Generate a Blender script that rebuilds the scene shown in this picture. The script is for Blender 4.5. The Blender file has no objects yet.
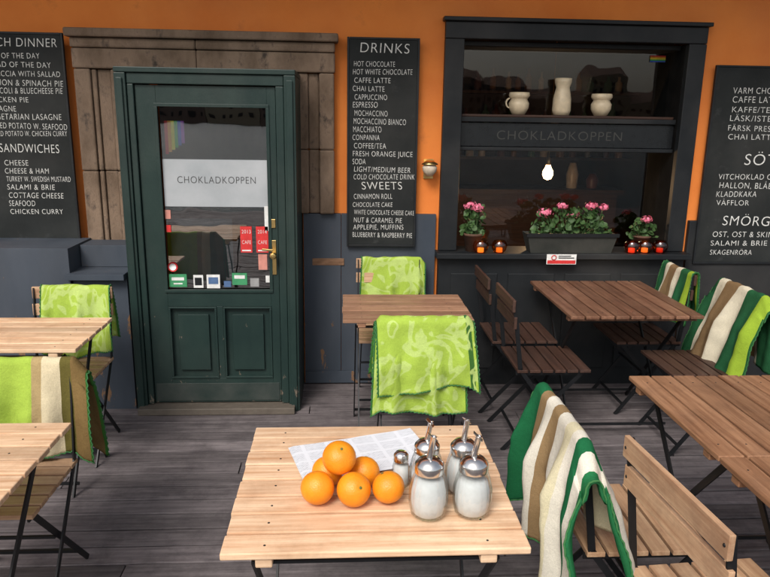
import bpy, math, random, bmesh
from mathutils import Vector, Matrix, noise
random.seed(7)
rad=math.radians
COL=bpy.context.scene.collection
# ---------------------------------------------------------------- materials
def newmat(name):
    m=bpy.data.materials.new(name); m.use_nodes=True
    nt=m.node_tree; return m,nt,nt.nodes,nt.links,nt.nodes['Principled BSDF']
def ramp(N,stops,interp='LINEAR'):
    r=N.new('ShaderNodeValToRGB'); cr=r.color_ramp; cr.interpolation=interp
    while len(cr.elements)<len(stops): cr.elements.new(0.5)
    for e,(p,c) in zip(cr.elements,stops): e.position=p; e.color=(c[0],c[1],c[2],1)
    return r
def mix(N,L,fac,a,b,bt='MIX'):
    m=N.new('ShaderNodeMix'); m.data_type='RGBA'; m.blend_type=bt
    for sock,val in ((m.inputs[0],fac),(m.inputs[6],a),(m.inputs[7],b)):
        if hasattr(val,'links'): L.new(val,sock)
        elif isinstance(val,(tuple,list)): sock.default_value=(val[0],val[1],val[2],1)
        else: sock.default_value=val
    return m.outputs[2]
def coords(N,L,scale=(1,1,1),kind='Object'):
    t=N.new('ShaderNodeTexCoord'); mp=N.new('ShaderNodeMapping'); mp.inputs['Scale'].default_value=scale
    L.new(t.outputs[kind],mp.inputs[0]); return mp.outputs[0]
def noi(N,L,vec,s,d=6,r=.6):
    n=N.new('ShaderNodeTexNoise'); n.inputs['Scale'].default_value=s; n.inputs['Detail'].default_value=d; n.inputs['Roughness'].default_value=r
    L.new(vec,n.inputs['Vector']); return n.outputs[0]
def math_(N,L,op,a,b):
    m=N.new('ShaderNodeMath'); m.operation=op
    for s,v in ((m.inputs[0],a),(m.inputs[1],b)):
        if hasattr(v,'links'): L.new(v,s)
        else: s.default_value=v
    return m.outputs[0]
def bump(N,L,h,B,strength=.3,dist=.01):
    b=N.new('ShaderNodeBump'); b.inputs['Strength'].default_value=strength; b.inputs['Distance'].default_value=dist
    L.new(h,b.inputs['Height']); L.new(b.outputs[0],B.inputs['Normal'])
def m_mottle(name,c1,c2,scale=4,rough=.8,stretch=(1,1,1),bs=.2,c3=None,t3=.62,metal=0,spec=.3,s3=9,soft=.05,zchip=0,zh=.7):
    m,nt,N,L,B=newmat(name); v=coords(N,L,stretch); n=noi(N,L,v,scale)
    r=ramp(N,[(.3,c1),(.7,c2)]); L.new(n,r.inputs[0]); out=r.outputs[0]
    if c3:
        n2=noi(N,L,v,s3,8,.7)
        if zchip:
            tc=N.new('ShaderNodeTexCoord'); sp=N.new('ShaderNodeSeparateXYZ'); L.new(tc.outputs['Object'],sp.inputs[0])
            q=math_(N,L,'MAXIMUM',math_(N,L,'SUBTRACT',zh,sp.outputs[2]),0.0); n2=math_(N,L,'ADD',n2,math_(N,L,'MULTIPLY',q,zchip))
        r2=ramp(N,[(t3,(0,0,0)),(t3+soft,(1,1,1))]); L.new(n2,r2.inputs[0]); out=mix(N,L,r2.outputs[0],out,c3)
    # dust: broad soft lightening
    nd=noi(N,L,v,1.3,5,.6); rd=ramp(N,[(.45,(0,0,0)),(.8,(.10,.10,.10))]); L.new(nd,rd.inputs[0]); out=mix(N,L,rd.outputs[0],out,(.30,.27,.24))
    L.new(out,B.inputs['Base Color']); B.inputs['Roughness'].default_value=rough; B.inputs['Metallic'].default_value=metal
    B.inputs['Specular IOR Level'].default_value=spec
    n3=noi(N,L,v,scale*12,5,.7); bump(N,L,n3,B,bs,.004); return m
def m_wood(name,c1,c2,axis='x',rough=.6,var=.35,dirt=(.05,.035,.03),dirtamt=.35):
    m,nt,N,L,B=newmat(name)
    at=N.new('ShaderNodeAttribute'); at.attribute_name='rnd'
    st={'x':(1.2,22,22),'y':(22,1.2,22),'z':(22,22,1.2)}[axis]
    v=coords(N,L,st)
    vm=N.new('ShaderNodeVectorMath'); vm.operation='ADD'; L.new(v,vm.inputs[0])
    sc=N.new('ShaderNodeVectorMath'); sc.operation='SCALE'; sc.inputs[3].default_value=37; L.new(at.outputs['Color'],sc.inputs[0]); L.new(sc.outputs[0],vm.inputs[1])
    n=noi(N,L,vm.outputs[0],2.2,8,.65)
    r=ramp(N,[(.3,c1),(.68,c2)]); L.new(n,r.inputs[0])
    hv=N.new('ShaderNodeMapRange'); hv.inputs[3].default_value=1-var; hv.inputs[4].default_value=1+var*.5
    L.new(at.outputs['Fac'],hv.inputs[0])
    cc=N.new('ShaderNodeVectorMath'); cc.operation='SCALE'; L.new(r.outputs[0],cc.inputs[0]); L.new(hv.outputs[0],cc.inputs[3])
    v2=coords(N,L,(1,1,1)); n2=noi(N,L,v2,7,7,.7); r2=ramp(N,[(.45,(0,0,0)),(.75,(dirtamt,)*3)]); L.new(n2,r2.inputs[0])
    out=mix(N,L,r2.outputs[0],cc.outputs[0],dirt)
    vo=N.new('ShaderNodeTexVoronoi'); vo.inputs['Scale'].default_value=.55; L.new(vm.outputs[0],vo.inputs['Vector'])
    r3=ramp(N,[(.0,(.75,)*3),(.09,(0,0,0))]); L.new(vo.outputs['Distance'],r3.inputs[0]); out=mix(N,L,r3.outputs[0],out,(c1[0]*.35,c1[1]*.28,c1[2]*.25))
    L.new(out,B.inputs['Base Color']); B.inputs['Specular IOR Level'].default_value=.3
    rr=ramp(N,[(.3,(rough*.8,)*3),(.7,(min(1,rough*1.3),)*3)]); L.new(n2,rr.inputs[0]); L.new(rr.outputs[0],B.inputs['Roughness'])
    bump(N,L,n,B,.4,.003); return m
def m_plain(name,c,rough=.5,metal=0,spec=.5,em=None,es=0):
    m,nt,N,L,B=newmat(name); v=coords(N,L); n=noi(N,L,v,25,4)
    r=ramp(N,[(.3,tuple(x*.8 for x in c)),(.7,tuple(min(1,x*1.1) for x in c))]); L.new(n,r.inputs[0]); L.new(r.outputs[0],B.inputs['Base Color'])
    B.inputs['Roughness'].default_value=rough; B.inputs['Metallic'].default_value=metal; B.inputs['Specular IOR Level'].default_value=spec
    if em: B.inputs['Emission Color'].default_value=(*em,1); B.inputs['Emission Strength'].default_value=es
    return m
def m_glass(name,refl=.12,tint=(.9,.95,.93),rough=.01,wav=0,edge=.75,pw=4):
    m,nt,N,L,B=newmat(name); N.remove(B); out=N['Material Output']
    t=N.new('ShaderNodeBsdfTransparent'); t.inputs[0].default_value=(*tint,1)
    g=N.new('ShaderNodeBsdfGlossy'); g.inputs['Roughness'].default_value=rough
    lw=N.new('ShaderNodeLayerWeight'); lw.inputs[0].default_value=.5
    pp=N.new('ShaderNodeMath'); pp.operation='POWER'; pp.inputs[1].default_value=pw; L.new(lw.outputs['Facing'],pp.inputs[0])
    mr=N.new('ShaderNodeMapRange'); mr.inputs[3].default_value=refl; mr.inputs[4].default_value=edge; L.new(pp.outputs[0],mr.inputs[0])
    ms=N.new('ShaderNodeMixShader'); L.new(mr.outputs[0],ms.inputs[0]); L.new(t.outputs[0],ms.inputs[1]); L.new(g.outputs[0],ms.inputs[2]); L.new(ms.outputs[0],out.inputs[0])
    if wav:
        v=coords(N,L); n=noi(N,L,v,3,2); b=N.new('ShaderNodeBump'); b.inputs['Strength'].default_value=wav; b.inputs['Distance'].default_value=.01; L.new(n,b.inputs['Height']); L.new(b.outputs[0],g.inputs['Normal'])
    return m
def m_blanket(name,stops,leaf=None,leafc=None,stitch=(.05,.16,.03)):
    m,nt,N,L,B=newmat(name)
    uv=N.new('ShaderNodeUVMap'); sp=N.new('ShaderNodeSeparateXYZ'); L.new(uv.outputs[0],sp.inputs[0])
    r=ramp(N,stops,'CONSTANT'); L.new(sp.outputs[0],r.inputs[0]); out=r.outputs[0]
    if leafc:
        # large woven frond shapes
        mp=N.new('ShaderNodeMapping'); mp.inputs['Scale'].default_value=(2.0,3.2,1); mp.inputs['Rotation'].default_value=(0,0,.5); mp.inputs['Location'].default_value=(.3,.4,0); L.new(uv.outputs[0],mp.inputs[0])
        nz=N.new('ShaderNodeTexNoise'); nz.inputs['Scale'].default_value=1.7; nz.inputs['Detail'].default_value=1.2; nz.inputs['Distortion'].default_value=2.2; L.new(mp.outputs[0],nz.inputs['Vector'])
        r2=ramp(N,[(.47,(0,0,0)),(.50,(.85,.85,.85)),(.60,(.85,.85,.85)),(.63,(0,0,0))]); L.new(nz.outputs[0],r2.inputs[0])
        out=mix(N,L,r2.outputs[0],out,leafc)
    a=N.new('ShaderNodeMath'); a.operation='SUBTRACT'; a.inputs[1].default_value=.5; L.new(sp.outputs[0],a.inputs[0])
    ab=N.new('ShaderNodeMath'); ab.operation='ABSOLUTE'; L.new(a.outputs[0],ab.inputs[0])
    gt=N.new('ShaderNodeMath'); gt.operation='GREATER_THAN'; gt.inputs[1].default_value=.486; L.new(ab.outputs[0],gt.inputs[0])
    out=mix(N,L,gt.outputs[0],out,stitch)
    v=coords(N,L); n=noi(N,L,v,60,5,.7); n1=noi(N,L,v,9,3)
    r4=ramp(N,[(.3,(.84,.84,.84)),(.7,(1.05,1.05,1.05))]); L.new(n1,r4.inputs[0]); out=mix(N,L,1.0,out,r4.outputs[0],'MULTIPLY')
    n5=noi(N,L,v,260,3,.7); r5=ramp(N,[(.3,(.84,.84,.84)),(.7,(1.08,1.08,1.08))]); L.new(n5,r5.inputs[0]); out=mix(N,L,1.0,out,r5.outputs[0],'MULTIPLY')
    L.new(out,B.inputs['Base Color']); B.inputs['Roughness'].default_value=.95; B.inputs['Specular IOR Level'].default_value=.1
    bump(N,L,n,B,.6,.005); return m

ORANGE=m_mottle('orange_plaster',(.74,.20,.04),(.88,.28,.06),2.0,.9,(1,1,1),.5,(.56,.15,.04),.60,soft=.2,s3=4)
STONE=m_mottle('brown_stone',(.12,.082,.055),(.29,.205,.145),7,.9,(1,1,.6),1.0,(.06,.045,.036),.54,soft=.15,s3=14)
GREEN=m_mottle('dark_green_paint',(.011,.026,.024),(.019,.039,.034),6,.42,(1,1,.6),.25,(.16,.13,.10),.70,s3=20,soft=.015,zchip=.12,zh=.75)
BLACKP=m_mottle('black_paint',(.007,.009,.011),(.016,.018,.020),5,.5,(1,1,1),.15)
MATTE=m_mottle('matt_dark_paint',(.006,.006,.006),(.010,.010,.010),5,.95,(1,1,1),.1,spec=.05)
SLATE=m_mottle('blue_grey_panel',(.034,.045,.062),(.062,.076,.098),3,.6,(1,1,.4),.3,(.21,.115,.06),.675,s3=13,soft=.015,zchip=.10,zh=.9)
BOARD=m_mottle('blackboard',(.009,.011,.011),(.022,.025,.025),3,.8,(1,1,1),.1,(.045,.048,.048),.58,soft=.2)
CHALK=m_mottle('chalk',(.42,.42,.40),(.85,.85,.82),90,.95,(1,1,1),.1)
DECK=m_wood('deck_wood',(.090,.076,.080),(.235,.205,.208),'x',.62,.45,(.035,.03,.032),.65)
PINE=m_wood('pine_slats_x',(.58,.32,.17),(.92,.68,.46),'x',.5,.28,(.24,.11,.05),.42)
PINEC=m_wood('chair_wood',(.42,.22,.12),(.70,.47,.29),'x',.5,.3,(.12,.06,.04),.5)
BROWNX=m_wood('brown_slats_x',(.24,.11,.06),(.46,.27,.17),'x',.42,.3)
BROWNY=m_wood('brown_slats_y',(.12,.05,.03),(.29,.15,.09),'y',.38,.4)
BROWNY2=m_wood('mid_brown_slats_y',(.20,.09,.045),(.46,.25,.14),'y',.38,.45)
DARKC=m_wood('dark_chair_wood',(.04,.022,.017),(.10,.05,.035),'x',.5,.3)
STEEL=m_plain('painted_steel',(.012,.013,.015),.45,.3)
CHROME=m_plain('chrome',(.72,.70,.68),.2,1)
BRASS=m_plain('brass',(.7,.5,.2),.3,1)
WHITE=m_plain('white_paper',(.75,.75,.73),.7)
SUGAR=m_mottle('sugar',(.80,.79,.77),(.88,.87,.86),60,.9,(1,1,1),.6)
CREAM=m_plain('cream_ceramic',(.68,.56,.38),.35)
GLASSD=m_glass('door_glass',.26,(.6,.64,.64),.012,.12)
GLASSW=m_glass('window_glass',.08,(.85,.88,.88),.01,.1)
GLASSJ=m_glass('jar_glass',.08,(.90,.93,.93),.04,0,.8,2.2)
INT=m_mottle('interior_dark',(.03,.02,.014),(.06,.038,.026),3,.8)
SOIL=m_plain('soil',(.03,.02,.015),.95)
LEAF=m_mottle('leaf_green',(.025,.06,.018),(.06,.12,.035),30,.5)
PINK=m_plain('pink_petals',(.82,.20,.32),.6)
RED=m_plain('red_print',(.62,.03,.03),.55)
GREENL=m_plain('green_label',(.05,.28,.12),.5)
GCH=(.37,.52,.075); GCL=(.50,.64,.20)
LIME1=m_blanket('lime_blanket',[(0,GCH),(.5,GCH)],1,GCL)
LIME3=m_blanket('lime_blanket_banded',[(0,GCH),(.80,GCH),(.90,(.05,.14,.03)),(.955,GCH)],1,GCL)
LIME2=m_blanket('lime_cream_brown_blanket',[(0,(.20,.13,.05)),(.12,(.13,.11,.03)),(.2,(.66,.57,.38)),(.34,(.42,.31,.15)),(.42,GCH)])
STR1=m_blanket('striped_blanket',[(0,(.014,.13,.05)),(.19,(.30,.20,.10)),(.30,(.72,.68,.58)),(.42,(.30,.20,.10)),(.52,(.72,.68,.58)),(.64,(.68,.62,.42)),(.74,(.72,.68,.58)),(.81,(.014,.13,.05)),(.87,(.72,.68,.58)),(.93,(.02,.17,.06))],stitch=(.02,.14,.05))
STR2=m_blanket('striped_blanket_b',[(0,(.30,.44,.04)),(.14,(.02,.10,.04)),(.36,(.66,.60,.46)),(.52,(.22,.14,.07)),(.74,(.66,.60,.46)),(.86,(.02,.10,.04))],stitch=(.02,.10,.03))
def fruitmat():
    m,nt,N,L,B=newmat('orange_peel'); v=coords(N,L)
    n=noi(N,L,v,14,3); r=ramp(N,[(.3,(.82,.24,.006)),(.7,(.90,.33,.015))]); L.new(n,r.inputs[0]); L.new(r.outputs[0],B.inputs['Base Color'])
    B.inputs['Roughness'].default_value=.36; vo=N.new('ShaderNodeTexVoronoi'); vo.inputs['Scale'].default_value=420; L.new(v,vo.inputs['Vector'])
    bump(N,L,vo.outputs['Distance'],B,.4,.0015); return m
FRUIT=fruitmat()
# ---------------------------------------------------------------- builders
def empty(name,loc=(0,0,0),rz=0):
    o=bpy.data.objects.new(name,None); o.empty_display_size=.1; o.location=loc; o.rotation_euler=(0,0,rz); COL.objects.link(o); return o
class MB:
    def __init__(s): s.v=[];s.f=[];s.mi=[];s.rn=[];s.mats=[];s.sm=[]
    def mat(s,m):
        if m not in s.mats: s.mats.append(m)
        return s.mats.index(m)
    def add(s,vs,fs,m,smooth=False,r=None):
        b=len(s.v); s.v+= [tuple(x) for x in vs]; r=random.random() if r is None else r; k=s.mat(m)
        for f in fs: s.f.append(tuple(i+b for i in f)); s.mi.append(k); s.rn.append(r); s.sm.append(smooth)
    def box(s,x0,x1,y0,y1,z0,z1,m,M=None):
        vs=[Vector((x,y,z)) for z in (z0,z1) for y in (y0,y1) for x in (x0,x1)]
        if M: vs=[M@v for v in vs]
        s.add(vs,[(0,2,3,1),(4,5,7,6),(0,1,5,4),(2,6,7,3),(0,4,6,2),(1,3,7,5)],m)
    def bar(s,a,b,w,t,m,up=(1,0,0)):
        a=Vector(a);b=Vector(b);d=(b-a);l=d.length;d.normalize();u=Vector(up);u=(u-d*u.dot(d)).normalized();n=d.cross(u)
        vs=[a+d*(l*k)+u*(w/2*i)+n*(t/2*j) for k in (0,1) for j in (-1,1) for i in (-1,1)]
        s.add(vs,[(0,2,3,1),(4,5,7,6),(0,1,5,4),(2,6,7,3),(0,4,6,2),(1,3,7,5)],m)
    def lathe(s,prof,m,c=(0,0,0),n=28,M=None,rib=0,ribn=12):
        vs=[]
        for r,z in prof:
            for k in range(n):
                a=2*math.pi*k/n; rr=r*(1+rib*math.cos(ribn*a)); v=Vector((rr*math.cos(a),rr*math.sin(a),z)); v=(M@v if M else v)+Vector(c); vs.append(v)
        fs=[(i*n+k,i*n+(k+1)%n,(i+1)*n+(k+1)%n,(i+1)*n+k) for i in range(len(prof)-1) for k in range(n)]
        s.add(vs,fs,m,True)
    def obj(s,name,parent=None,bevel=0,loc=(0,0,0),rz=0):
        me=bpy.data.meshes.new(name); me.from_pydata(s.v,[],s.f)
        for m in s.mats: me.materials.append(m)
        me.polygons.foreach_set('material_index',s.mi); me.polygons.foreach_set('use_smooth',s.sm)
        at=me.color_attributes.new('rnd','FLOAT_COLOR','CORNER')
        i=0
        for p,r in zip(me.polygons,s.rn):
            for _ in p.loop_indices: at.data[i].color=(r,(r*7.3)%1,(r*3.7)%1,1); i+=1
        me.update(); o=bpy.data.objects.new(name,me); COL.objects.link(o); o.location=loc; o.rotation_euler=(0,0,rz)
        if parent: o.parent=parent
        if bevel:
            b=o.modifiers.new('b','BEVEL'); b.width=bevel; b.segments=2; b.limit_method='ANGLE'; b.angle_limit=rad(50)
        return o
# ---------------------------------------------------------------- setting
g=MB(); g.add([(-600,-9,-.30),(600,-9,-.30),(600,900,-.30),(-600,900,-.30)],[(0,1,2,3)],m_mottle('ground_paving',(.12,.11,.10),(.2,.19,.18),1.5)); g.obj('ground')
def watermat():
    m,nt,N,L,B=newmat('water'); B.inputs['Base Color'].default_value=(.05,.09,.11,1); B.inputs['Roughness'].default_value=.15
    v=coords(N,L,(1,2.5,1)); n=noi(N,L,v,.9,5,.6); bump(N,L,n,B,1.0,.5); return m
g=MB(); g.add([(-900,-1500,-1.2),(900,-1500,-1.2),(900,-9.2,-1.2),(-900,-9.2,-1.2)],[(0,1,2,3)],watermat()); g.obj('water')
g=MB(); random.seed(3); x=-420
hb=[m_plain('shore_facade_a',(.35,.27,.18),.9),m_plain('shore_facade_b',(.4,.33,.27),.9),m_plain('shore_facade_c',(.2,.13,.1),.9)]
while x<420:
    w=random.uniform(16,34); h=random.uniform(10,24); g.box(x,x+w,-330,-310,-1.2,h,random.choice(hb))
    g.add([(x,-310,h),(x+w,-310,h),(x+w,-330,h),(x,-330,h),(x+1,-320,h+5),(x+w-1,-320,h+5)],[(0,1,5,4),(2,3,4,5),(0,4,3),(1,2,5)],hb[2])
    nx=int(w/4)
    for i in range(nx):
        for z in range(2,int(h)-2,4): g.box(x+1.5+i*4,x+3+i*4,-309.9,-309.8,z,z+2,BLACKP)
    x+=w+.3
g.obj('distant_shore_buildings')
random.seed(11)
d=MB(); y=-9.0; i=0
while y<.47:
    x=-7-random.random()*2
    while x<8:
        l=random.uniform(2.2,4.2); dz=random.uniform(-.0025,.0025)
        d.box(x,x+l-.005,y+random.uniform(0,.002),min(y+.109,.475),-.03+dz,0+dz,DECK); x+=l
    y+=.118
d.obj('wooden_deck',bevel=.003)
d=MB(); d.box(-9,9,-9,.47,-.29,-.06,BLACKP); d.obj('deck_substructure')

B=empty('cafe_building')
W=.48
w=MB()
w.box(-9,-1.2,W,W+.35,-.3,6,ORANGE); w.box(-1.2,-.26,W,W+.35,1.93,6,ORANGE); w.box(-.26,.62,W,W+.35,-.3,6,ORANGE)
w.box(.62,2.18,W,W+.35,2.26,6,ORANGE); w.box(2.18,9,W,W+.35,-.3,6,ORANGE); w.box(.62,2.18,W,W+.35,-.3,.86,BLACKP)
w.obj('facade_wall',B)
r=MB(); r.box(-9,9,-.7,.479,3.0,3.15,BLACKP); r.obj('added_shade_canopy',B)  # unseen slab above the frame, added to shade the wall from overhead sky
u=MB()
for k in range(-3,4):
    u.box(k*2.4-.5,k*2.4+.5,.46,.475,3.7,5.2,BLACKP); u.box(k*2.4-.58,k*2.4+.58,.42,.459,3.6,3.69,STONE)
u.obj('upper_windows',B)
t=MB()
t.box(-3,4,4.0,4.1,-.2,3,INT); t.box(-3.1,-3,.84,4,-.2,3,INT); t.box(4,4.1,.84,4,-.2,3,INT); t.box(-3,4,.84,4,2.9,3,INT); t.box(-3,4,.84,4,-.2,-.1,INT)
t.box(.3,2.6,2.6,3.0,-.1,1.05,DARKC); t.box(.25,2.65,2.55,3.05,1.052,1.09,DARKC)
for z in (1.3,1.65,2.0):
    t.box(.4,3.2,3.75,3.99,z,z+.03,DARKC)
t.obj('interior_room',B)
t=MB(); random.seed(5)
bm_=[m_plain('bottle_a',(.25,.12,.04),.2),m_plain('bottle_b',(.5,.4,.28),.3),m_plain('bottle_c',(.05,.12,.06),.2),m_plain('bottle_d',(.12,.04,.03),.4)]
for z in (1.33,1.68,2.03):
    x=.5
    while x<3.1:
        h=random.uniform(.12,.25); rr=random.uniform(.03,.05)
        t.lathe([(rr,z),(rr,z+h*.6),(rr*.4,z+h*.75),(rr*.4,z+h),(0,z+h)],random.choice(bm_),(x,3.85,0),10); x+=random.uniform(.1,.22)
for x,h in ((.6,.16),(.8,.22),(1.05,.3),(2.2,.24),(2.4,.14)): t.lathe([(.05,1.091),(.06,1.1+h*.5),(.03,1.09+h),(0,1.09+h)],random.choice(bm_),(x,2.75,0),14)
t.obj('shelf_bottles',B)
# stone surround
s=MB()
zs=[0,.9,1.38,1.965]
for a,b in zip(zs,zs[1:]):
    o_=random.uniform(-.003,.003)
    s.box(-1.565,-1.47,.40+o_,W-.001,a+.001,b-.001,STONE); s.box(-1.4695,-1.44,.415+o_,W-.001,a+.001,b-.001,STONE); s.box(-1.4395,-1.36,.43+o_,W-.001,a+.001,b-.001,STONE); s.box(-1.3595,-1.22,.41+o_,W-.001,a+.001,b-.001,STONE)
for a,b in ((1.13,1.52),(1.52,1.965)):
    o_=random.uniform(-.003,.003)
    s.box(-.275,-.215,.42+o_,W-.001,a+.001,b-.001,STONE); s.box(-.2145,-.15,.435,W-.001,a+.001,b-.001,STONE); s.box(-.1495,-.06,.40+o_,W-.001,a+.001,b-.001,STONE)
for a,b in ((-1.57,-.86),(-.859,-.055)): s.box(a,b,.398,W-.001,1.967,2.08,STONE); s.box(a,b,.385,W-.001,2.081,2.135,STONE)
s.box(-1.59,-.035,.355,W-.001,2.137,2.185,STONE)
s.obj('stone_door_surround',B,.010)
# portal + door
p=MB()
p.box(-1.215,-1.155,-.0,.479,0,1.925,GREEN); p.box(-.325,-.262,-.0,.479,0,1.925,GREEN); p.box(-1.215,-.262,-.0,.479,1.927,1.955,GREEN)
p.box(-1.153,-.327,.012,.10,1.87,1.925,GREEN)
p.box(-1.153,-1.12,.012,.10,.045,1.868,GREEN); p.box(-.37,-.327,.012,.10,.045,1.868,GREEN)
p.box(-1.20,-.29,-.06,.10,0.003,.043,m_plain('worn_threshold',(.12,.10,.08),.6))
p.box(-1.203,-1.170,-.012,-.001,.0,1.90,GREEN); p.box(-.312,-.276,-.012,-.001,0,1.90,GREEN)
p.obj('door_portal',B,.004)
d=MB(); y0,y1=.03,.075
x0,x1=-1.117,-.373
gx0,gx1=-1.01,-.42; gz0,gz1=.735,1.76
d.box(x0,gx0,y0,y1,.05,1.865,GREEN); d.box(gx1,x1,y0,y1,.05,1.865,GREEN); d.box(gx0,gx1,y0,y1,gz1,1.865,GREEN)
d.box(gx0,gx1,y0,y1,.64,gz0,GREEN); d.box(gx0,gx1,y0,y1,.05,.20,GREEN); d.box(-.735,-.70,y0,y1,.20,.64,GREEN)
for a,b in ((gx0,-.735),(-.70,gx1)):
    d.box(a,b,y0+.024,y1-.01,.20,.64,GREEN); d.box(a+.05,b-.05,y0+.008,y0+.0235,.25,.59,GREEN)
    for q in ((a+.001,b-.001,.628,.639),(a+.001,b-.001,.201,.212)): d.box(q[0],q[1],y0-.006,y0+.02,q[2],q[3],GREEN)
    for q in ((a+.001,a+.012),(b-.012,b-.001)): d.box(q[0],q[1],y0-.006,y0+.02,.2125,.6275,GREEN)
for q in ((gx0-.012,gx1+.012,gz1-.006,gz1+.012),(gx0-.012,gx1+.012,gz0-.012,gz0+.006)): d.box(q[0],q[1],y0-.008,y0-.0005,q[2],q[3],GREEN)
for q in ((gx0-.012,gx0+.006),(gx1-.006,gx1+.012)): d.box(q[0],q[1],y0-.008,y0-.0005,gz0+.0065,gz1-.0065,GREEN)
d.box(x0+.01,x1-.01,y0-.004,y0-.0005,.06,.17,m_mottle('kick_plate',(.02,.035,.032),(.05,.06,.055),8,.35))
d.box(-.412,-.385,y0-.006,y0-.0005,.83,1.03,BRASS); d.box(-.41,-.386,y0-.007,y0-.0005,1.10,1.15,BRASS)
d.lathe([(.0,-.02),(.016,-.02),(.02,0),(.012,.02),(.008,.05)],BRASS,(-.398,y0-.055,.95),14,Matrix.Rotation(rad(-90),3,'X'))
d.bar((-.398,y0-.05,.98),(-.46,y0-.05,.985),.012,.012,BRASS)
d.obj('door_leaf',B,.003)
d=MB(); d.add([(gx0,.05,gz0),(gx1,.05,gz0),(gx1,.05,gz1),(gx0,.05,gz1)],[(0,1,2,3)],GLASSD); d.obj('door_glass',B)
d=MB()
FROST=m_mottle('frosted_banner',(.30,.33,.35),(.44,.46,.48),3,.4,(1,1,1),.02)
d.box(gx0+.012,gx1-.007,.0465,.0485,1.215,1.475,FROST)
d.box(gx0+.02,gx1-.22,.10,.102,.76,1.14,m_plain('inside_poster',(.05,.06,.07),.6))
def stk(x,z,w_,h_,m): d.box(x-w_/2,x+w_/2,.044,.0455,z-h_/2,z+h_/2,m)
SALM=m_plain('salmon_sticker',(.6,.25,.2),.6); BLUEL=m_plain('blue_label',(.08,.15,.3),.5)
stk(-.555,1.03,.065,.15,RED); stk(-.465,1.03,.068,.15,RED); stk(-.465,.90,.05,.09,SALM)
stk(-.95,.79,.10,.075,GREENL); stk(-.835,.785,.055,.075,WHITE); stk(-.75,.785,.075,.08,WHITE); stk(-.60,.80,.085,.07,GREENL); stk(-.985,1.17,.03,.05,SALM); stk(-.438,1.15,.022,.14,WHITE); stk(-.44,.80,.022,.04,WHITE); stk(-.515,.78,.05,.05,m_plain('grey_label',(.3,.3,.3),.5)); stk(-.985,1.09,.025,.04,RED); stk(-.67,.77,.04,.035,BLUEL)
for (x,z,ww,hh,mm) in ((-.60,.812,.06,.02,WHITE),(-.95,.80,.07,.018,WHITE),(-.95,.772,.05,.008,WHITE),(-.835,.785,.04,.045,BLACKP),(-.75,.79,.055,.04,BLUEL),(-.555,.967,.05,.008,WHITE),(-.465,.967,.05,.008,WHITE)): d.box(x-ww/2,x+ww/2,.0432,.0437,z-hh/2,z+hh/2,mm)
for k,c in enumerate([(.45,.03,.03),(.5,.22,.03),(.5,.45,.04),(.03,.25,.06),(.03,.08,.35),(.2,.05,.3)]): d.box(-.985+k*.018,-.985+k*.018+.0175,.075,.077,1.50+k*.012,1.68,m_plain('rainbow%d'%k,c,.8))
d.lathe([(0,0),(.028,0),(.028,.001)],RED,(-.975,.0435,.87),20,Matrix.Rotation(rad(90),3,'X'))
d.lathe([(0,0),(.02,0),(.02,.001)],WHITE,(-.975,.0425,.87),20,Matrix.Rotation(rad(90),3,'X'))
d.obj('door_stickers',B)
TXT=[]
def text(s_,x,z,y,width,size,parent,mat=CHALK,wob=.8,align='LEFT',name='lettering',off=-.010):
    c=bpy.data.curves.new(name,'FONT'); c.body=s_; c.size=size; c.align_x=align; c.offset=size*off
    o=bpy.data.objects.new(name,c); COL.objects.link(o); o.data.materials.append(mat); o.location=(x,y,z); o.rotation_euler=(rad(90),rad(random.uniform(-wob,wob)),0)
    c.shear=random.uniform(-.08,.10) if wob else 0; c.space_character=1.12
    TXT.append((o,width)); o.parent=parent; return o
text('CHOKLADKOPPEN',-.925,1.345,.0455,.43,.055,B,m_plain('grey_letters',(.05,.05,.05),.6),0)
for k,(xx) in enumerate((-.555,-.465)):
    for j in range(2): text(('2013','2014')[k] if j==0 else 'CAFE',xx-.025,1.065-j*.06,.0432,.05,.03,B,WHITE,0)
q=MB()
q.box(-3.5,-1.545,.03,.399,0,.975,SLATE); q.box(-1.54,-1.238,.05,.399,0,.80,SLATE); q.box(-1.56,-1.237,-.01,.399,.802,.835,SLATE); q.box(-1.54,-1.238,.2,.394,.837,.965,SLATE)
q.box(-.254,-.02,.44,.478,0.01,1.128,SLATE); q.box(-.017,.58,.446,.478,0.01,1.128,SLATE)
q.box(-.254,.58,.425,.439,0.01,.09,SLATE)
RUST=m_mottle('bare_wood_patch',(.16,.08,.04),(.30,.17,.10),20,.8,(1,1,3))
q.box(-.20,.0,.4375,.4395,.80,.845,RUST)
q.obj('blue_grey_wall_panels',B,.006)
q=MB()
q.box(2.23,6,.44,.478,0.01,1.1,BLACKP); q.obj('dark_wall_panel',B,.006)
# window
q=MB(); F_=.43
q.box(.60,2.20,F_,W-.001,2.18,2.275,BLACKP); q.box(.585,2.215,F_-.025,W-.001,2.277,2.30,BLACKP)
q.box(.60,.715,F_,W-.001,.90,2.178,BLACKP); q.box(2.09,2.20,F_,W-.001,.90,2.178,BLACKP)
q.box(.621,.715,W,.86,.90,2.178,MATTE); q.box(2.09,2.179,W,.86,.90,2.178,MATTE)
q.box(.717,2.088,F_+.10,.86,2.15,2.178,BLACKP)
q.box(.717,2.088,F_+.06,.62,1.70,1.73,BLACKP); q.box(.717,2.088,F_+.08,.60,1.55,1.698,m_plain('signband',(.014,.016,.018),.25)); q.box(.717,2.088,F_+.06,.62,1.525,1.548,BLACKP)
q.box(.58,2.22,.34,.62,.862,.897,BLACKP)
q.box(.60,2.2,.40,.478,.0,.86,BLACKP)
for k in range(4): q.box(.68+k*.37,.68+k*.37+.30,.39,.399,.12,.76,BLACKP)
q.box(.717,2.088,.53,.86,1.7305,1.747,DARKC)
q.obj('window_frame',B,.004)
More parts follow.
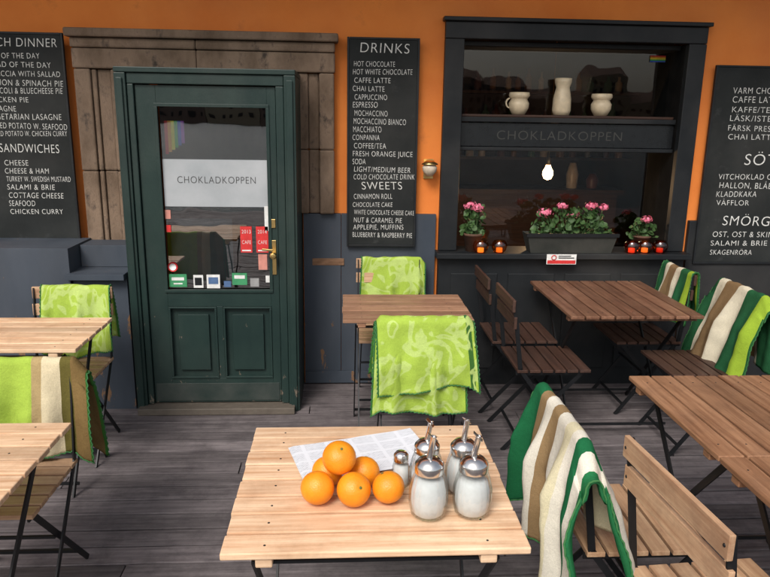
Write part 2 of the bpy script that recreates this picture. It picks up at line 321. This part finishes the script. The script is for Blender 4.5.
text('CHOKLADKOPPEN',.95,1.595,F_+.078,.80,.08,B,m_plain('faint_letters',(.05,.05,.045),.5),0)
q=MB(); 
for a,b in ((1.75,2.15),(.90,1.524)): q.add([(.717,.66,a),(2.088,.66,a),(2.088,.66,b),(.717,.66,b)],[(0,1,2,3)],GLASSW)
q.obj('window_glass',B)
fl=MB()
for k,c in enumerate([(.5,.02,.02),(.6,.25,.02),(.6,.5,.03),(.03,.3,.06),(.03,.08,.4)]): fl.box(1.95,2.05,.652,.6535,2.12-k*.008,2.1275-k*.008,m_plain('flag%d'%k,c,.7))
fl.obj('rainbow_sticker',B)
for i,(x,kk) in enumerate(((1.10,0),(1.375,1),(1.63,2))):
    j=MB()
    if kk==1: pr=[(.0,0),(.048,0),(.058,.03),(.056,.10),(.046,.15),(.042,.17),(.052,.20),(.053,.225),(.043,.225),(.038,.17),(0,.16)]
    else: pr=[(0,0),(.04,0),(.062,.04),(.064,.07),(.050,.095),(.056,.10),(.066,.115),(.062,.135),(.05,.135),(.045,.10),(0,.09)]
    j.lathe(pr,CREAM,(0,0,0),24)
    if kk!=1:
        for a in range(8):
            t0=-1.3+a*.33; t1=t0+.33
            j.bar((.058+.028*math.cos(t0),0,.07+.03*math.sin(t0)),(.058+.028*math.cos(t1),0,.07+.03*math.sin(t1)),.010,.008,CREAM,(0,1,0))
    j.obj('ceramic_jug',None,0,(x,.58,1.748),random.uniform(-1,1)+ (math.pi if kk==0 else 0))
pb=empty('pendant_bulb',(1.50,1.2,1.35))
j=MB(); j.lathe([(0,-.06),(.026,-.05),(.039,-.022),(.037,.005),(.022,.032),(.016,.05)],m_plain('warm_bulb',(1,.8,.5),.3,em=(1,.60,.28),es=14)); j.obj('bulb',pb)
j=MB(); j.lathe([(.016,.05),(.019,.055),(.019,.10),(.004,.11),(.003,1.5)],BRASS,(0,0,0),12); j.obj('cord',pb)
li=bpy.data.lights.new('bulb_light','POINT'); li.energy=14; li.color=(1,.6,.3); li.shadow_soft_size=.04; lo=bpy.data.objects.new('bulb_light',li); COL.objects.link(lo); lo.parent=pb; lo.location=(0,0,-.12)
j=MB(); j.box(-.012,.012,.0,.05,.03,.05,STEEL); j.box(-.03,.03,.045,.053,-.05,.07,BRASS); j.lathe([(0,.0),(.02,.0),(.042,.03),(.046,.055),(.03,.075),(0,.078)],m_plain('opal_glass',(.62,.52,.40),.25),(0,-.02,-.03),20); j.lathe([(.02,.05),(.05,.04),(.05,.045),(.02,.065),(0,.065)],BRASS,(0,-.02,.0),20)
j.obj('wall_lantern',None,0,(.525,.425,1.40))
ns=MB(); ns.box(-.095,.095,0,.004,-.032,.032,WHITE); ns.box(-.09,.09,-.0015,-.0002,-.028,-.006,RED); 
ns.lathe([(.012,0),(.017,0),(.017,.001),(.012,.001)],RED,(-.05,-.0025,.012),20,Matrix.Rotation(rad(90),3,'X')); ns.box(-.02,.08,-.0015,-.0002,.006,.012,BLACKP); ns.box(-.02,.06,-.0015,-.0002,.018,.023,BLACKP)
ns.obj('no_smoking_sign',None,0,(1.37,.332,.865))
# ---------------------------------------------------------------- menu boards
def menu(name,x0,x1,z0,z1,y,frame=True):
    e=empty(name,(x0,y,z0)); m=MB(); w_=x1-x0;h=z1-z0
    m.box(.012,w_-.012,.004,.016,.012,h-.012,BOARD)
    for a in ((0,.012,0,h),(w_-.012,w_,0,h),(.0125,w_-.0125,0,.012),(.0125,w_-.0125,h-.012,h)): m.box(a[0],a[1],0,.022,a[2],a[3],BLACKP)
    m.obj('board',e,.002); return e
random.seed(21)
e=menu('chalkboard_menu',.017,.447,.926,2.173,.412)
H=2.173-.926
def lines(e,x,ztop,dz,items,size,cw,y=.0025,mw=.4):
    z=ztop
    for t_ in items:
        text(t_,x+random.uniform(-.004,.010),z+random.uniform(-.002,.002),y,min(mw,len(t_)*cw*random.uniform(.93,1.05)),size*random.uniform(.93,1.06),e); z-=dz
text('DRINKS',.07,H-.085,.0025,.29,.08,e)
lines(e,.035,H-.165,.0475,['HOT CHOCOLATE','HOT WHITE CHOCOLATE','CAFFE LATTE','CHAI LATTE','CAPPUCCINO','ESPRESSO','MOCHACCINO','MOCHACCINO BIANCO','MACCHIATO','CONPANNA','COFFEE/TEA','FRESH ORANGE JUICE','SODA','LIGHT/MEDIUM BEER','COLD CHOCOLATE DRINK'],.047,.0195,mw=.375)
e2y=H-.165-15*.0475
text('SWEETS',.09,e2y-.012,.0025,.25,.068,e)
lines(e,.035,e2y-.072,.0475,['CINNAMON ROLL','CHOCOLATE CAKE','WHITE CHOCOLATE CHEESE CAKE','NUT & CARAMEL PIE','APPLEPIE, MUFFINS','BLUEBERRY & RASPBERRY PIE'],.044,.0185,mw=.375)
e=menu('chalkboard_menu',-2.15,-1.60,.926,2.155,.375); H=1.229
text('LUNCH DINNER',.05,H-.08,.0025,.46,.068,e)
lines(e,.085,H-.145,.0485,['SOUP OF THE DAY','SALLAD OF THE DAY','FOCACCIA WITH SALLAD','SALMON & SPINACH PIE','BROCCOLI & BLUECHEESE PIE','CHICKEN PIE','LASAGNE','VEGETARIAN LASAGNE','BAKED POTATO W. SEAFOOD','BAKED POTATO W. CHICKEN CURRY'],.046,.0225,mw=.44)
text('SANDWICHES',.13,H-.67,.0025,.34,.072,e)
lines(e,.145,H-.745,.0485,['CHEESE','CHEESE & HAM','TURKEY W. SWEDISH MUSTARD','SALAMI & BRIE','COTTAGE CHEESE','SEAFOOD','CHICKEN CURRY'],.046,.0225,mw=.37)
e=menu('chalkboard_menu',2.275,3.25,.82,2.06,.425); H=1.24
text('DRYCKER',.36,H-.085,.0025,.42,.095,e)
lines(e,.12,H-.165,.056,['VARM CHOKLAD','CAFFE LATTE','KAFFE/TE','LÄSK/ISTE','FÄRSK PRESSAD','CHAI LATTE'],.052,.03)
text('SÖTT',.25,H-.60,.0025,.28,.10,e)
lines(e,.10,H-.69,.056,['VITCHOKLAD CHEESECAKE','HALLON, BLÅBÄRSPAJ','KLADDKAKA','VÅFFLOR'],.052,.03,mw=.6)
text('SMÖRGÅSAR',.16,H-.985,.0025,.55,.09,e)
lines(e,.10,H-1.06,.06,['OST, OST & SKINKA','SALAMI & BRIE','SKAGENRÖRA'],.05,.03,mw=.6)
# ---------------------------------------------------------------- furniture
def chair(loc,rz,wood=PINEC,top=.83,w=.40,name='folding_chair'):
    e=empty(name,(*loc,0),rz); m=MB(); h=w/2
    for sx in (-1,1):
        x=sx*(h-.008)
        m.bar((x,0.0,top-.005),(x,.05,.46),.022,.006,STEEL,(0,1,0)); m.bar((x,.05,.46),(x,.39,0.0),.022,.006,STEEL,(0,1,0))
        xi=sx*(h-.022)
        m.bar((xi,.38,.436),(xi,-.02,0.0),.022,.006,STEEL,(0,1,0))
        m.bar((xi,.03,.436),(xi,.41,.436),.02,.008,STEEL,(0,0,1))
    m.bar((-h+.01,.345,.06),(h-.01,.345,.06),.012,.012,STEEL,(0,0,1)); m.bar((-h+.02,.055,.08),(h-.02,.055,.08),.012,.012,STEEL,(0,0,1)); m.bar((-h+.02,.24,.262),(h-.02,.24,.262),.010,.010,STEEL,(0,0,1))
    m.obj('frame',e)
    s=MB()
    for k in range(6):
        y=.035+k*.066; s.box(-h+.002,h-.002,y,y+.056,.442,.458,wood)
    for z in (top-.062,top-.150,):
        y=.05*(top-z)/(top-.46); s.box(-h-.004,h+.004,y-.020,y-.005,z-.0,z+.062,wood)
        for sx in (-1,1): s.lathe([(.005,.0),(.004,.002),(0,.0025)],STEEL,(sx*(h-.010),y-.0205,z+.031),8,Matrix.Rotation(rad(90),3,'X'))
    s.obj('slats',e,.004); return e
HEM=m_plain('hem_yarn',(.04,.17,.05),.9)
def blanket(parent,mat,top=.84,hw=.2,x0=0,Lf=.3,Lb=.35,r=.024,spread=.1,skew=0,amp=.02,freq=7,seed=0,name='blanket',y0=-.01,hem=.05,drift=.08,thick=.009,sag=.10,lim=.2,driftf=None):
    ns,nt_=64,56; vs=[];uv=[]
    for i in range(ns+1):
        for k in range(nt_+1):
            t=-1+2*k/nt_
            sf=i/ns; L1=Lf*(1+hem*math.sin(2.3*t+seed)); L2=Lb*(1+hem*math.sin(1.9*t+seed*2+1))
            s=-L1+(L1+L2)*sf; a=r*math.pi/2; d=abs(s); sg=1 if s>=0 else -1
            dr=drift if (sg>0 or driftf is None) else driftf
            if d<=a: th=s/r; y=-r*math.sin(th); z=top+r*math.cos(th)-r; q=0
            else:
                q=d-a; y=-sg*(r+dr*q*(.6+.4*math.sin(seed+t))); z=top-r-q*math.sqrt(max(.2,1-dr*dr))
            fade=min(1,q/.18); n=noise.noise(Vector((t*1.5+seed,s*3,seed*3.1)))
            fo=math.sin(t*freq+seed*1.7+s*2.0+n*1.5)+.5*math.sin(t*freq*2.1+seed+n*2)
            y+=-sg*fade*(amp*(fo+1.0)+.02*(n+.3))
            x=x0+t*hw*(1+spread*q*2)+skew*s+.35*fade*amp*math.cos(t*freq+seed*1.7)
            ex=max(0,abs(x)-lim); z-=min(sag,ex*1.2)*(1 if q<.05 else .5); z+=.004*noise.noise(Vector((x*14,s*6,seed)))
            y+=.006*fade*noise.noise(Vector((x*22+seed,s*16,seed)))
            if q==0: z+=.006*(noise.noise(Vector((x*18,seed,0))))
            vs.append((x,y+y0,z)); uv.append((k/nt_,s))
    fs=[(i*(nt_+1)+k,i*(nt_+1)+k+1,(i+1)*(nt_+1)+k+1,(i+1)*(nt_+1)+k) for i in range(ns) for k in range(nt_)]
    me=bpy.data.meshes.new(name); me.from_pydata(vs,[],fs); me.materials.append(mat); ul=me.uv_layers.new(name='UVMap')
    for lp in me.loops: ul.data[lp.index].uv=uv[lp.vertex_index]
    for p_ in me.polygons: p_.use_smooth=True
    o=bpy.data.objects.new(name,me); COL.objects.link(o)
    o.location=parent.location; o.rotation_euler=parent.rotation_euler
    sd=o.modifiers.new('s','SOLIDIFY'); sd.thickness=thick; sd.offset=1
    def vat(i,k): return Vector(vs[i*(nt_+1)+k])
    path=[vat(i,0) for i in range(ns+1)]+[vat(ns,k) for k in range(1,nt_+1)]+[vat(i,nt_) for i in range(ns-1,-1,-1)]+[vat(0,k) for k in range(nt_-1,0,-1)]
    cu=bpy.data.curves.new('hem_stitch','CURVE'); cu.dimensions='3D'; cu.bevel_depth=.0028; cu.bevel_resolution=1
    sp=cu.splines.new('POLY'); sp.points.add(len(path)-1); sp.use_cyclic_u=True
    for k,pp in enumerate(path):
        j=.003 if k%2 else -.002; sp.points[k].co=(pp.x+j,pp.y,pp.z+j,1)
    co=bpy.data.objects.new('hem_stitch',cu); COL.objects.link(co); co.parent=o; cu.materials.append(HEM); return o
def table(name,x0,x1,y0,y1,wood,along='x',z=.73,n=8,gap=.0045):
    cx,cy=(x0+x1)/2,(y0+y1)/2; e=empty(name,(cx,cy,0)); hx,hy=(x1-x0)/2,(y1-y0)/2; m=MB(); sc_=MB()
    if along=='x':
        p_=2*hy/n
        for k in range(n):
            dz=random.uniform(-.001,.001); m.box(-hx+random.uniform(0,.004),hx-random.uniform(0,.004),-hy+k*p_+gap,-hy+(k+1)*p_-gap,z-.018+dz,z+dz,wood)
            for sx in (-1,1): sc_.lathe([(.0032,0),(.003,.0008),(0,.0009)],STEEL,(sx*(hx-.10),-hy+(k+.5)*p_+random.uniform(-.01,.01),z+dz),8)
        for sx in (-1,1): m.box(sx*(hx-.10)-.02,sx*(hx-.10)+.02,-hy+.01,hy-.01,z-.044,z-.0195,wood)
    else:
        p_=2*hx/n
        for k in range(n):
            dz=random.uniform(-.001,.001); m.box(-hx+k*p_+gap,-hx+(k+1)*p_-gap,-hy+random.uniform(0,.003),hy-random.uniform(0,.003),z-.018+dz,z+dz,wood)
            for sy in (-1,1): sc_.lathe([(.0032,0),(.003,.0008),(0,.0009)],STEEL,(-hx+(k+.5)*p_,sy*(hy-.08),z+dz),8)
        for sy in (-1,1): m.box(-hx+.01,hx-.01,sy*(hy-.08)-.02,sy*(hy-.08)+.02,z-.044,z-.0195,wood)
    m.obj('top',e,.0035); sc_.obj('screws',e)
    l=MB(); lx=hx-.07; ly=min(hy-.05,.30)
    for sx in (-1,1):
        l.bar((sx*lx,-ly,z-.046),(sx*lx,ly,0),.024,.007,STEEL,(0,1,0)); l.bar((sx*(lx-.02),ly,z-.046),(sx*(lx-.02),-ly,0),.024,.007,STEEL,(0,1,0))
    l.bar((-lx,-ly,z-.05),(lx,-ly,z-.05),.02,.008,STEEL,(0,1,0)); l.bar((-lx,ly,z-.05),(lx,ly,z-.05),.02,.008,STEEL,(0,1,0))
    l.bar((-lx,ly*.85,.055),(lx,ly*.85,.055),.014,.008,STEEL,(0,0,1)); l.bar((-lx,-ly*.85,.055),(lx,-ly*.85,.055),.014,.008,STEEL,(0,0,1))
    l.obj('legs',e); return e
random.seed(31)
N_='folding_table'
table(N_,-.285,.443,-2.465,-1.785,PINE,'x')
table(N_,-1.87,-1.145,-1.0,-.50,PINE,'x',n=6)
table(N_,-1.61,-.885,-2.42,-1.73,PINE,'x')
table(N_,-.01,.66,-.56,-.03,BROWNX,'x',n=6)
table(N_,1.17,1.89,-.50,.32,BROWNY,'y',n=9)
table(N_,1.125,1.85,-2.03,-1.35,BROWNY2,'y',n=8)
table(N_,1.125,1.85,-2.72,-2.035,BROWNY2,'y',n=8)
pi=math.pi
c=chair((-1.42,-.28),pi); blanket(c,LIME1,hw=.175,x0=-.02,Lf=.37,Lb=.3,seed=1.3,amp=.014)
c=chair((-1.19,-1.42),pi); blanket(c,LIME2,hw=.23,x0=-.02,Lf=.36,Lb=.4,seed=2.1,amp=.018,spread=.10)
c=chair((.28,.36),pi,top=.86); blanket(c,LIME1,top=.87,hw=.20,x0=-.03,Lf=.30,Lb=.2,seed=.5,amp=.010,r=.02,drift=.03)
c=chair((.365,-.86),0); blanket(c,LIME1,hw=.205,x0=-.02,Lf=.3,Lb=.46,seed=3.0,amp=.012,hem=.03); blanket(c,LIME3,hw=.225,x0=.0,Lf=.28,Lb=.36,seed=4.2,amp=.012,r=.042,hem=.06,skew=.06)
c=chair((.69,-1.90),-pi/2); blanket(c,STR1,hw=.285,x0=0.03,Lf=.38,Lb=.50,seed=5.5,amp=.024,freq=9,spread=.30,hem=.08,skew=.06,lim=.22,sag=.08,driftf=.42)
c=chair((.80,-2.40),-pi/2+.07,top=.87,w=.47)
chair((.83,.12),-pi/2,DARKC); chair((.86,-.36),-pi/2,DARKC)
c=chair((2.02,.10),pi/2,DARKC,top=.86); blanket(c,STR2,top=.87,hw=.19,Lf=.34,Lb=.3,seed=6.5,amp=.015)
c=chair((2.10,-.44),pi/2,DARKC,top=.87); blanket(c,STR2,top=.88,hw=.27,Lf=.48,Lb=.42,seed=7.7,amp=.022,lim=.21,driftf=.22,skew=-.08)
# ---------------------------------------------------------------- things on the table
random.seed(9)
for k,(x,y,z,rr) in enumerate(((-.068,-2.25,0,.044),(.026,-2.262,0,.0445),(.116,-2.25,0,.0425),(-.045,-2.163,0,.042),(.055,-2.168,0,.043),(-.012,-2.215,.066,.0445))):
    j=MB(); pr=[]
    for i in range(21):
        a=-pi/2+pi*i/20; rad_=rr*math.cos(a); zz=rr*.96*math.sin(a)
        if i==20: zz-=.003
        if i==19: zz-=.0008
        pr.append((max(rad_,0.0002),zz))
    j.lathe(pr,FRUIT,(0,0,0),36)
    j.lathe([(.0001,rr*.92),(.004,rr*.93),(.0035,rr*.955),(.0001,rr*.96)],m_plain('stem',(.12,.16,.04),.8),(0,0,0),8)
    o=j.obj('orange',None,0,(x,y,.731+rr*.97+z)); o.rotation_euler=(random.uniform(-1.2,1.2),random.uniform(-.9,.9),random.uniform(0,6))
def pourer(x,y,rz=0,s=1,fill=.8):
    e=empty('sugar_dispenser',(x,y,.731),rz); e.scale=(s,s,s)
    j=MB(); j.lathe([(0,.002),(.036,.002),(.044,.010),(.049,.04),(.048,.075),(.041,.105),(.035,.122),(.035,.132)],GLASSJ,(0,0,0),80,None,.025,16); j.obj('jar',e)
    j=MB(); h=.118*fill; j.lathe([(0,.006),(.032,.006),(.0395,.013),(.0440,.04),(.0430,.07),(.0375,h-.002),(.03,h+.004),(0,h+.009)],SUGAR,(0,0,0),32); j.obj('sugar',e)
    j=MB(); j.lathe([(.0365,.120),(.0375,.122),(.0375,.138),(.036,.143),(.026,.154),(.014,.159),(0,.160)],CHROME,(0,0,0),36)
    M=Matrix.Rotation(rad(10),3,'Y'); j.lathe([(.009,.150),(.0075,.168),(.0075,.212),(.0085,.213),(.0085,.2145),(.006,.2145),(.006,.20)],CHROME,(-.028,0,.003),18,M)
    j.bar((-.004,0,.223),(.018,0,.202),.014,.002,CHROME,(0,1,0)); j.obj('lid',e)
pourer(.213,-2.315,.3,1,.84); pourer(.325,-2.312,-.2,1,.80); pourer(.318,-2.205,.6,.96,.85); pourer(.222,-2.19,-.5,.92,.55)
j=MB(); j.lathe([(0,.0),(.022,0),(.024,.01),(.022,.06),(.018,.075)],GLASSJ,(0,0,0),40,None,.03,10); j.lathe([(0,.003),(.020,.003),(.0225,.012),(.020,.060),(0,.062)],SUGAR,(0,0,0),20); j.lathe([(.0205,.073),(.0205,.09),(.014,.098),(0,.1)],CHROME,(0,0,0),24); j.obj('salt_shaker',None,0,(.155,-2.165,.731))
j=MB()
def news():
    m,nt,N,L,B=newmat('newsprint_text'); v=coords(N,L)
    br=N.new('ShaderNodeTexBrick'); br.inputs['Color1'].default_value=(.30,.32,.35,1); br.inputs['Color2'].default_value=(.62,.64,.68,1); br.inputs['Mortar'].default_value=(.72,.74,.78,1)
    br.inputs['Scale'].default_value=1; br.inputs['Brick Width'].default_value=.009; br.inputs['Row Height'].default_value=.0045; br.inputs['Mortar Size'].default_value=.0013
    L.new(v,br.inputs['Vector']); br2=N.new('ShaderNodeTexBrick'); br2.offset=0; br2.inputs['Color1'].default_value=(0,0,0,1); br2.inputs['Color2'].default_value=(0,0,0,1); br2.inputs['Mortar'].default_value=(1,1,1,1)
    br2.inputs['Scale'].default_value=1; br2.inputs['Brick Width'].default_value=.075; br2.inputs['Row Height'].default_value=.055; br2.inputs['Mortar Size'].default_value=.006; L.new(v,br2.inputs['Vector'])
    L.new(mix(N,L,br2.outputs[0],br.outputs[0],(.72,.74,.78)),B.inputs['Base Color']); B.inputs['Roughness'].default_value=.9; return m
NP=news()
for k in range(4):
    vs=[];n=14; ox=k*.004
    for i in range(n+1):
        for q_ in range(9):
            x=-.19+.38*i/n+ox; y=-.11+.22*q_/8-ox*.6; z=.002+k*.0018+.004*math.sin(i/n*3+k)*(i/n)+.002*noise.noise(Vector((x*9,y*9,k)))+ (.008*(i/n)**4)
            vs.append((x,y,z+.003))
    j.add(vs,[(i*9+q_,(i+1)*9+q_,(i+1)*9+q_+1,i*9+q_+1) for i in range(n) for q_ in range(8)],NP,True)
j.obj('newspaper',None,0,(.045,-2.00,.731),rad(16))
# ---------------------------------------------------------------- sill: planter, geraniums, candle jars
def leafclump(name,loc,w,d,h,nl,nf,parent=None,seed=1):
    random.seed(seed); m=MB()
    for k in range(nl):
        c=Vector((random.uniform(-w,w),random.uniform(-d,d),random.random()**1.1*h*1.15)); c.x*=(1-.3*c.z/h); r=random.uniform(.012,.026)
        nrm=Vector((random.uniform(-1,1),random.uniform(-1.2,.4),random.uniform(.1,1))).normalized(); a=nrm.orthogonal().normalized(); b=nrm.cross(a)
        vs=[c]+[c+(a*math.cos(t*pi/4)+b*math.sin(t*pi/4))*r*random.uniform(.7,1.15)+nrm*.005 for t in range(8)]
        m.add(vs,[(0,i+1,(i+1)%8+1) for i in range(8)],LEAF)
        if k%3==0: m.bar((c.x*.5,c.y*.5,0),c,.002,.002,LEAF)
    for k in range(nf):
        c=Vector((w*(-.9+1.8*(k+.5)/nf)+random.uniform(-.03,.03),random.uniform(-d,d*.2),h*random.uniform(.85,1.5))); sz=random.uniform(.75,1.15)
        m.bar((c.x*.7,c.y,0),c,.003,.003,LEAF)
        for q_ in range(60):
            dr=Vector((random.gauss(0,1),random.gauss(0,1),random.gauss(0,1))).normalized()*random.uniform(.6,1.15); p_=c+Vector((dr.x*.042,dr.y*.032,dr.z*.026))*sz; a=dr.orthogonal().normalized();b=dr.cross(a).normalized();r=random.uniform(.006,.010)
            m.add([p_+(a*math.cos(t*pi/2.5)+b*math.sin(t*pi/2.5))*r for t in range(5)],[(0,1,2,3,4)],PINK)
    o=m.obj(name,parent,0,loc); return o
pl=empty('planter_box',(1.44,.42,.898)); m=MB(); 
m.add([(-.26,-.05,0),(.26,-.05,0),(.26,.06,0),(-.26,.06,0),(-.29,-.065,.12),(.29,-.065,.12),(.29,.075,.12),(-.29,.075,.12)],[(0,3,2,1),(0,1,5,4),(1,2,6,5),(2,3,7,6),(3,0,4,7)],m_mottle('planter_metal',(.022,.025,.022),(.045,.045,.04),8,.6)); m.box(-.275,.275,-.05,.06,.10,.112,SOIL); m.box(-.297,.297,-.073,-.066,.105,.128,STEEL); m.obj('box',pl)
leafclump('geranium',(1.44,.42,1.01),.27,.05,.14,260,5,seed=3)
pt=empty('flower_pot',(.82,.44,.898)); m=MB(); m.lathe([(0,0),(.045,0),(.06,.10),(.066,.10),(.066,.115),(.055,.115),(.05,.10),(0,.10)],m_plain('pot',(.10,.05,.03),.8),(0,0,0),24); m.obj('pot',pt)
leafclump('geranium',(.82,.44,1.0),.085,.05,.16,90,2,seed=4)
pt=empty('flower_pot',(1.96,.53,.898)); m=MB(); m.lathe([(0,0),(.045,0),(.055,.08),(.06,.08),(.06,.09),(0,.09)],m_plain('pot2',(.10,.05,.03),.8),(0,0,0),24); m.obj('pot',pt)
leafclump('geranium',(1.96,.53,.98),.09,.04,.10,70,1,seed=8)
for x,yy,cc,es in ((.86,.375,(1,.35,.08),2.0),(.98,.38,(1,.3,.06),1.6),(1.84,.39,(1,.12,.05),1.2),(1.93,.40,(1,.3,.08),1.6),(2.03,.40,(.9,.08,.04),.7)):
    m=MB(); m.lathe([(0,.0),(.03,0),(.045,.02),(.05,.045),(.042,.07),(.034,.078)],m_glass('coloured_glass',.10,(cc[0]*.75,cc[1]*.8+.12,cc[2]*.8+.06),.03),(0,0,0),24)
    m.lathe([(0,.004),(.02,.004),(.02,.03),(0,.031)],m_plain('candle_wax',(.7,.3,.15),.5,em=cc,es=es),(0,0,0),14)
    m.obj('candle_jar',None,0,(x,yy,.898))
bpy.context.view_layer.update()
for o,wd in TXT:
    dx=o.dimensions.x
    if dx>0: o.scale=(wd/dx,1,1)
# ---------------------------------------------------------------- camera
cam=bpy.data.cameras.new('camera'); cam.sensor_width=36; cam.lens=690/770*36; cam.clip_end=4000; cam.clip_start=.05
co=bpy.data.objects.new('camera',cam); COL.objects.link(co)
p_=rad(13.69); yw=rad(3.5); ro=rad(.9)
F=Vector((math.sin(yw)*math.cos(p_),math.cos(yw)*math.cos(p_),-math.sin(p_))); R=Vector((math.cos(yw),-math.sin(yw),0)); U=R.cross(F)
Rr=R*math.cos(ro)+U*math.sin(ro); Ur=U*math.cos(ro)-R*math.sin(ro)
M=Matrix((Rr,Ur,-F)).transposed().to_4x4(); M.translation=Vector((0,-3.87,1.70)); co.matrix_world=M
bpy.context.scene.camera=co
# ---------------------------------------------------------------- light
sc=bpy.context.scene
wd=bpy.data.worlds.new('World'); sc.world=wd; wd.use_nodes=True; nt=wd.node_tree; bg=nt.nodes['Background']
sky=nt.nodes.new('ShaderNodeTexSky'); sky.sky_type='NISHITA'; sky.sun_disc=False
el,az=rad(46),rad(205)
sky.sun_elevation=el; sky.sun_rotation=az; sky.dust_density=4; sky.air_density=1.2
hs=nt.nodes.new('ShaderNodeHueSaturation'); hs.inputs['Saturation'].default_value=.5
nt.links.new(sky.outputs[0],hs.inputs['Color']); nt.links.new(hs.outputs[0],bg.inputs[0]); bg.inputs[1].default_value=.15
sl=bpy.data.lights.new('sun','SUN'); sl.energy=2.4; sl.angle=rad(24); sl.color=(1,.95,.89); so=bpy.data.objects.new('sun',sl); COL.objects.link(so)
dirv=Vector((math.sin(az)*math.cos(el),math.cos(az)*math.cos(el),math.sin(el)))
so.rotation_euler=dirv.to_track_quat('Z','Y').to_euler()
sc.view_settings.view_transform='Standard'; sc.view_settings.look='None'; sc.view_settings.exposure=0
